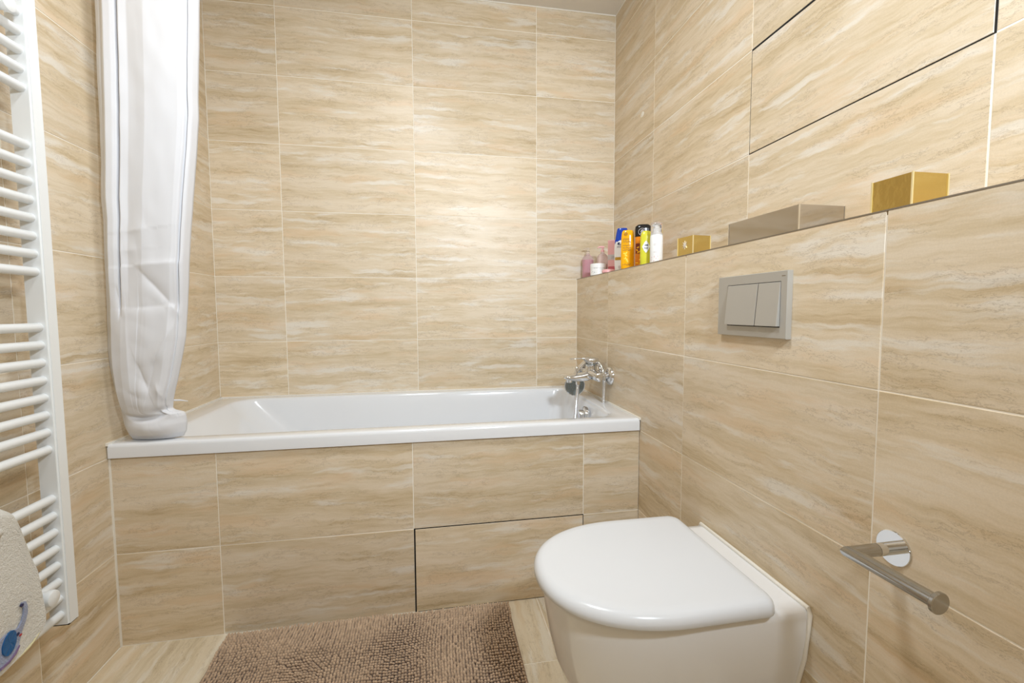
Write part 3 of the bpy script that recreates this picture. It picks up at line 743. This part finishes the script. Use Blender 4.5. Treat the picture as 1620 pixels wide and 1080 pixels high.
F = [(0, 1 + i, 1 + (i + 1) % n) for i in range(n)] + [(1 + i, 1 + (i + 1) % n, 18 + (i + 1) % n, 18 + i) for i in range(n)]
new('star', V, F, pmat('silver_star', srgb(232, 226, 220), .35, .3), g1)
g2 = ledge_box('small_box', 'plain gold foil box at the right end of the ledge', 'box', 1.740, -1.634, .069, .071, .0, .060, M_GOLD, M_GEDGE)
ledge_box('tissue_box', 'long low mirror-polished steel box in the middle of the ledge', 'box', 1.740, -1.403, .229, .115, -.011, .061, M_MIRR, M_SEDGE)

# ---------------------------------------------------------------- bottles
def text(name, body, size, mat, parent, M, ext=.0002):
    cu = bpy.data.curves.new(name, 'FONT'); cu.body = body; cu.size = size; cu.extrude = ext; cu.align_x = 'CENTER'; cu.align_y = 'CENTER'; cu.resolution_u = 2
    o = bpy.data.objects.new(name, cu); COL.objects.link(o)
    dg = bpy.context.evaluated_depsgraph_get(); me = bpy.data.meshes.new_from_object(o.evaluated_get(dg))
    bpy.data.objects.remove(o); bpy.data.curves.remove(cu)
    me.transform(M); me.materials.clear(); me.materials.append(mat)
    q = bpy.data.objects.new(name, me); COL.objects.link(q); q.parent = parent; return q
FACE = lambda x, y, z: Matrix.Translation((x, y, z)) @ Matrix.Rotation(PI / 2, 4, 'X')
def flatb(name, prof, d, mat, parent, n=36, pw=2.6):
    """flattened bottle: prof = (half width, z), d = depth ratio"""
    rg = []
    for r, z in prof:
        rg.append([(r * math.copysign(abs(math.cos(a)) ** (2 / pw), math.cos(a)), r * d * math.copysign(abs(math.sin(a)) ** (2 / pw), math.sin(a)), z) for a in [2 * PI * i / n for i in range(n)]])
    V, F = loft(rg); o = new(name, V, F, mat, parent, True); sharp_by_angle(o.data, 40); return o
def decal(name, pts, y, mat, parent, th=.0006, curve=None):
    n = len(pts); V = []
    for dy in (0, th):
        for (x, z) in pts: V.append((x, (y if curve is None else curve(x, z)) - dy, z))
    F = [tuple(n + i for i in range(n))] + [(i, (i + 1) % n, n + (i + 1) % n, n + i) for i in range(n)]
    return new(name, V, F, mat, parent)
P_ = lambda nme, c, r=.3, **k: pmat(nme, srgb(*c), r, **k)
m_white = P_('white_plastic', (244, 244, 242)); m_blue = P_('royal_blue_plastic', (20, 62, 160), .2); m_gold = P_('gold_band', (196, 150, 30)); m_ink = P_('navy_ink', (30, 44, 90), .5)
m_yel = P_('amber_yellow_plastic', (248, 178, 12), .14); m_brown = P_('brown_ink', (120, 78, 6), .5); m_lem = P_('lemon_print', (255, 218, 70), .3)
m_black = P_('black_plastic', (18, 16, 18), .18); m_amber = P_('amber_liquid', (222, 128, 20), .12); m_maroon = P_('maroon_print', (122, 44, 14), .3)
m_lime = P_('lime_plastic', (214, 208, 60), .22); m_pinkl = P_('pink_liquid', (220, 128, 150), .15); m_pinkd = P_('deep_pink', (196, 96, 104), .3); m_pinkp = P_('pale_pink', (236, 178, 178), .3)
m_silver = P_('silver_grey_band', (206, 196, 194), .3); m_floral = P_('grey_floral_ink', (150, 150, 150), .5); m_rose = P_('rose_ink', (206, 120, 120), .5)
m_clear = pmat('clear_plastic', (1, .97, .97, 1), .05, 0, Transmission_Weight=.9, IOR=1.3)
m_clearp = pmat('clear_pink_plastic', (1, .86, .88, 1), .08, 0, Transmission_Weight=.75, IOR=1.3)
ZL = HZ + .0004
ROT = math.radians(-24)
def bt(name, label, x, y, rz=ROT, cat='bottle'): return thing(name, label, cat, (x, y, ZL), (0, 0, rz), 'toiletries at the corner of the ledge')
def pump(parent, z, col, s=1.0, ang=0):
    latheo('pump_collar', [(0, 0), (.0085 * s, 0), (.0085 * s, .010), (.004, .012), (.004, .020), (0, .020)], col, parent, 18, Matrix.Translation((0, 0, z)))
    M = Matrix.Rotation(ang, 4, 'Z')
    tubeo('pump_nozzle', [M @ Vector((.008, 0, z + .023)), M @ Vector((-.004, 0, z + .025)), M @ Vector((-.018, 0, z + .024)), M @ Vector((-.024, 0, z + .019))], [.0052, .0052, .0036, .003], col, parent, 12)
# 1 pink pump bottle
b = bt('pump_bottle', 'pink liquid soap bottle with clear pump nearest the back wall corner', 1.752, -.042)
latheo('bottle_body', [(0, 0), (.026, 0), (.0285, .003), (.0285, .085), (.0285, .092), (.026, .104), (.018, .114), (.011, .118), (.010, .126), (0, .126)], m_clearp, b, 32)
latheo('liquid', [(0, .002), (.0268, .002), (.0268, .094), (0, .094)], m_pinkl, b, 32)
pump(b, .126, m_clear, 1.1)
# 2 white jar
b = bt('cream_jar', 'short white jar with grey floral print in front of the pink bottles', 1.742, -.213, 0, 'jar')
latheo('jar_body', [(0, 0), (.0335, 0), (.036, .003), (.036, .034), (.035, .036), (0, .036)], m_white, b, 40)
latheo('jar_lid', [(0, .036), (.0368, .036), (.0368, .053), (.035, .0565), (0, .057)], m_white, b, 40)
bm = bmesh.new(); rs2 = random.Random(5)
for k in range(26):
    a = math.radians(rs2.uniform(-165, -30)); zz = rs2.uniform(.010, .036); q = rs2.uniform(.0008, .0022)
    M = Matrix.Translation((.0362 * math.cos(a), .0362 * math.sin(a), zz)) @ Matrix.Rotation(a, 4, 'Z') @ Matrix.Rotation(rs2.uniform(0, 3), 4, 'X')
    bmesh.ops.create_cube(bm, size=1, matrix=M @ Matrix.Diagonal((.0008, q * 2.2, q, 1)))
objbm('floral_print', bm, m_floral, b)
# 3 clear pump bottle behind the jar
b = bt('pump_bottle', 'half-empty clear pink pump bottle behind the white jar', 1.788, -.150)
latheo('bottle_body', [(0, 0), (.023, 0), (.0255, .003), (.0255, .088), (.024, .100), (.017, .110), (.0095, .114), (.009, .121), (0, .121)], m_clearp, b, 32)
latheo('liquid', [(0, .002), (.0238, .002), (.0238, .058), (0, .058)], m_pinkl, b, 32)
pump(b, .121, m_pinkp, 1.0, .3)
# 4 pink tube
b = bt('lotion_tube', 'pale pink lotion tube with silver band left of the blue-capped bottle', 1.795, -.262, ROT, 'tube')
flatb('tube_body', [(.022, .040), (.0225, .042), (.0235, .10), (.0235, .158), (.0228, .160)], .62, m_pinkp, b)
flatb('tube_cap', [(.019, 0), (.0208, .002), (.0222, .038), (.0222, .040)], .66, m_pinkd, b)
flatb('silver_band', [(.0238, .070), (.0240, .071), (.0240, .093), (.0238, .094)], .625, m_silver, b)
text('lettering', 'body\nlotion', .006, m_floral, b, FACE(0, -.0156, .082))
# 5 blue capped shampoo
b = bt('shampoo_bottle', 'white shampoo bottle with a slanted royal blue cap and gold band', 1.773, -.414)
prof = [(.026, 0), (.029, .003), (.0305, .03), (.032, .07), (.0325, .10), (.031, .122), (.0290, .138)]
flatb('bottle_body', prof, .55, m_white, b)
cap = flatb('flip_cap', [(.0292, .138), (.0268, .155), (.0235, .172), (.0215, .183), (.019, .187), (.010, .1885)], .58, m_blue, b)
cyf = lambda hw, dr: (lambda x, z: -hw * dr * (max(0, 1 - (abs(x) / hw) ** 2.6)) ** (1 / 2.6) - .0003)
decal('cap_sweep', [(-.0295, .1385), (-.0300, .120), (-.022, .128), (-.010, .1345), (.004, .1372), (.004, .1392), (-.015, .1392)], 0, m_blue, b, .0010, cyf(.0310, .56))
decal('gold_band', [(x, .052) for x in [-.029 + .0058 * i for i in range(8)]] + [(x, .064) for x in [-.029 + .0058 * i for i in range(7, -1, -1)]], 0, m_gold, b, .0006, cyf(.0318, .55))
text('lettering', 'head &\nshoulders', .0088, m_ink, b, FACE(-.004, -.0178, .112))
decal('logo_mark', [(-.020, .118), (-.012, .118), (-.009, .126), (-.017, .126)], 0, m_ink, b, .0008, cyf(.0318, .56))
decal('round_seal', [(-.010 + .0055 * math.cos(a), .022 + .0065 * math.sin(a)) for a in [PI * k / 8 for k in range(16)]], 0, m_silver, b, .0008, cyf(.0305, .56))
# 6 yellow bottle
b = bt('shampoo_bottle', 'glossy amber-yellow shampoo bottle with brown print in front of the blue-capped one', 1.738, -.548)
prof = [(.023, 0), (.0258, .003), (.0265, .02), (.0262, .09), (.0250, .130), (.0225, .148), (.018, .1535), (.010, .155)]
flatb('bottle_body', prof, .62, m_yel, b)
c6 = cyf(.0258, .64)
bm = bmesh.new(); rs3 = random.Random(11)
def stroke(x0_, z0_, x1_, z1_, w_, yy):
    M = Matrix.Translation(((x0_ + x1_) / 2, yy, (z0_ + z1_) / 2)) @ Matrix.Rotation(-math.atan2(z1_ - z0_, x1_ - x0_), 4, 'Y')
    bmesh.ops.create_cube(bm, size=1, matrix=M @ Matrix.Diagonal((math.hypot(x1_ - x0_, z1_ - z0_), .0012, w_, 1)))
def ring_strokes(cx__, cz__, r, w_, yf, m_=14):
    for k in range(m_):
        a, c_ = 2 * PI * k / m_, 2 * PI * (k + 1) / m_; stroke(cx__ + r * math.cos(a), cz__ + r * math.sin(a), cx__ + r * math.cos(c_), cz__ + r * math.sin(c_), w_, yf(cx__, cz__))
ring_strokes(-.008, .138, .0065, .0012, c6); stroke(-.012, .138, -.004, .138, .0022, c6(-.008, 0))
for row, (zz, hh_) in enumerate(((.118, .009), (.107, .009), (.093, .007), (.084, .006), (.075, .006), (.018, .006))):
    for k in range(5):
        xx = -.017 + .0062 * k; yy = c6(xx, 0)
        stroke(xx, zz - hh_ / 2, xx, zz + hh_ / 2, .0011, yy); stroke(xx, zz + (hh_ / 2 if rs3.random() > .5 else 0), xx + .0038, zz + rs3.choice((hh_ / 2, -hh_ / 2, 0)), .0011, yy)
objbm('printed_lettering', bm, m_brown, b)['kind'] = 'stuff'
bm = bmesh.new()
for k in range(9):
    xx, zz = rs3.uniform(-.018, .008), rs3.uniform(.030, .064)
    bmesh.ops.create_icosphere(bm, subdivisions=2, radius=1, matrix=Matrix.Translation((xx, c6(xx, 0) + .0006, zz)) @ Matrix.Rotation(rs3.uniform(0, 3), 4, 'Y') @ Matrix.Diagonal((.0055, .0012, .0030, 1)))
objbm('petal_print', bm, m_lem, b, True)
# 7 black capped bottle
b = bt('shampoo_bottle', 'amber oil bottle with a big black cap and round emblem', 1.774, -.607)
flatb('bottle_body', [(.0265, 0), (.029, .003), (.0295, .06), (.0295, .124)], .55, m_amber, b)
cap = flatb('black_cap', [(.0300, .120), (.0305, .122), (.0305, .150), (.0290, .160), (.020, .1665)], .57, m_black, b)
decal('dark_label', [(x, .056) for x in [-.027 + .0054 * i for i in range(11)]] + [(x, .094) for x in [-.027 + .0054 * i for i in range(10, -1, -1)]], 0, m_maroon, b, .0006, cyf(.0300, .55))
bm = bmesh.new(); c7 = cyf(.0308, .58)
ring_strokes(-.004, .137, .0135, .0012, c7, 18)
for k, (ww, zz) in enumerate(((.009, .1435), (.013, .1395), (.011, .1355), (.014, .1310))): stroke(-.004 - ww / 2, zz - .0008, -.004 + ww / 2, zz + .0008, .0022, c7(0, 0))
objbm('round_emblem', bm, m_silver, b)
bm = bmesh.new()
for k in range(12):
    xx, zz = rs3.uniform(-.022, .012), rs3.choice((rs3.uniform(.012, .05), rs3.uniform(.06, .09)))
    bmesh.ops.create_icosphere(bm, subdivisions=2, radius=1, matrix=Matrix.Translation((xx, cyf(.0300, .55)(xx, 0), zz)) @ Matrix.Rotation(rs3.uniform(0, 3), 4, 'Y') @ Matrix.Diagonal((.0065, .0013, .0030, 1)))
objbm('splash_print', bm, m_yel, b, True)
# 8 lime bottle
b = bt('shower_gel_bottle', 'lime yellow bottle with white diamond label before the black-capped one', 1.737, -.709)
flatb('bottle_body', [(.0185, 0), (.021, .003), (.0215, .03), (.0215, .085), (.0205, .105), (.0175, .118), (.012, .1235), (.006, .125)], .66, m_lime, b)
c8 = cyf(.0219, .67)
decal('diamond_label', [(-.001, .044), (.006, .052), (.0125, .066), (.006, .080), (-.001, .088), (-.008, .080), (-.0145, .066), (-.008, .052)], 0, m_white, b, .0008, c8)
bm = bmesh.new()
for (xx, zz, ww) in ((-.0035, .0715, .0030), (.0008, .0715, .0030), (.0045, .0715, .0026)): stroke(xx - ww / 2, zz, xx + ww / 2, zz, .0045, -.0162)
stroke(-.008, .0625, .006, .0625, .0010, -.0162); stroke(-.007, .059, .005, .059, .0010, -.0162)
objbm('printed_lettering', bm, m_ink, b)['kind'] = 'stuff'
# 9 foam pump with clear cap
b = bt('foam_bottle', 'white foam pump bottle under a clear cap, right end of the bottle row', 1.748, -.764)
latheo('bottle_body', [(0, 0), (.0195, 0), (.0218, .003), (.0218, .092), (.0205, .100), (.013, .106), (.012, .112), (0, .112)], m_white, b, 36)
latheo('foam_pump', [(0, .112), (.0115, .112), (.0115, .122), (.008, .125), (.008, .133), (.010, .135), (.009, .139), (0, .140)], m_white, b, 24)
tubeo('spout', [(0, 0, .134), (-.008, -.004, .1335), (-.014, -.007, .130)], [.004, .0035, .003], m_white, b, 10)
latheo('clear_cap', [(.0195, .101), (.0205, .101), (.0200, .138), (.0175, .1435), (0, .1445), (0, .1435), (.0170, .1425), (.0192, .137)], m_clear, b, 32)
bm = bmesh.new()
for k in range(16):
    a = math.radians(rs3.uniform(-150, -30)); zz = rs3.uniform(.008, .026); q = rs3.uniform(.0006, .0016)
    bmesh.ops.create_cube(bm, size=1, matrix=Matrix.Translation((.0219 * math.cos(a), .0219 * math.sin(a), zz)) @ Matrix.Rotation(a, 4, 'Z') @ Matrix.Rotation(rs3.uniform(0, 3), 4, 'X') @ Matrix.Diagonal((.0008, q * 2, q, 1)))
objbm('floral_print', bm, m_rose, b)
bm = bmesh.new()
for zz in (.068, .064, .040): bmesh.ops.create_cube(bm, size=1, matrix=Matrix.Translation((-.004, -.0217, zz)) @ Matrix.Diagonal((.012, .0008, .0012, 1)))
objbm('printed_lettering', bm, m_silver, b)['kind'] = 'stuff'
# low pink soap lying behind the bottle row, only its top shows
sp_ = latheo('soap_bar', [(0, 0), (.020, 0), (.024, .004), (.024, .012), (.019, .017), (0, .019)], m_pinkp, None, 28, None, 1.25, .9); sp_.location = (1.733, -.365, ZL)
tag(sp_, 'pale pink soap bar lying low between the pink tube and white bottle', 'soap')

# ---------------------------------------------------------------- lamps (fixtures)
M_EM = bpy.data.materials.new('lamp_diffuser'); M_EM.use_nodes = True; e_ = M_EM.node_tree.nodes['Principled BSDF']
e_.inputs['Emission Color'].default_value = (1, .95, .88, 1); e_.inputs['Emission Strength'].default_value = 2.0
cl = thing('ceiling_lamp', 'round white ceiling lamp above the middle of the bathroom', 'lamp', (.84, -1.34, CEIL))
latheo('lamp_base', [(0, 0), (.13, 0), (.13, -.012), (.12, -.014), (0, -.014)], M_RAD, cl, 40)
latheo('diffuser', [(0, -.014), (.118, -.014), (.118, -.030), (.11, -.036), (0, -.038)], M_EM, cl, 40)
wlp = thing('wall_lamp', 'round white lamp high on the wall behind the camera', 'lamp', (1.46, YN, 1.84))
latheo('lamp_base', [(0, 0), (.05, 0), (.05, .02), (.02, .025), (.02, .05), (0, .05)], M_CHROME, wlp, 28, axis_to((0, 0, 0), (0, 1, 0)))
latheo('diffuser', [(0, .05), (.09, .05), (.10, .06), (.10, .085), (.09, .095), (0, .1)], M_EM, wlp, 32, axis_to((0, 0, 0), (0, 1, 0)))
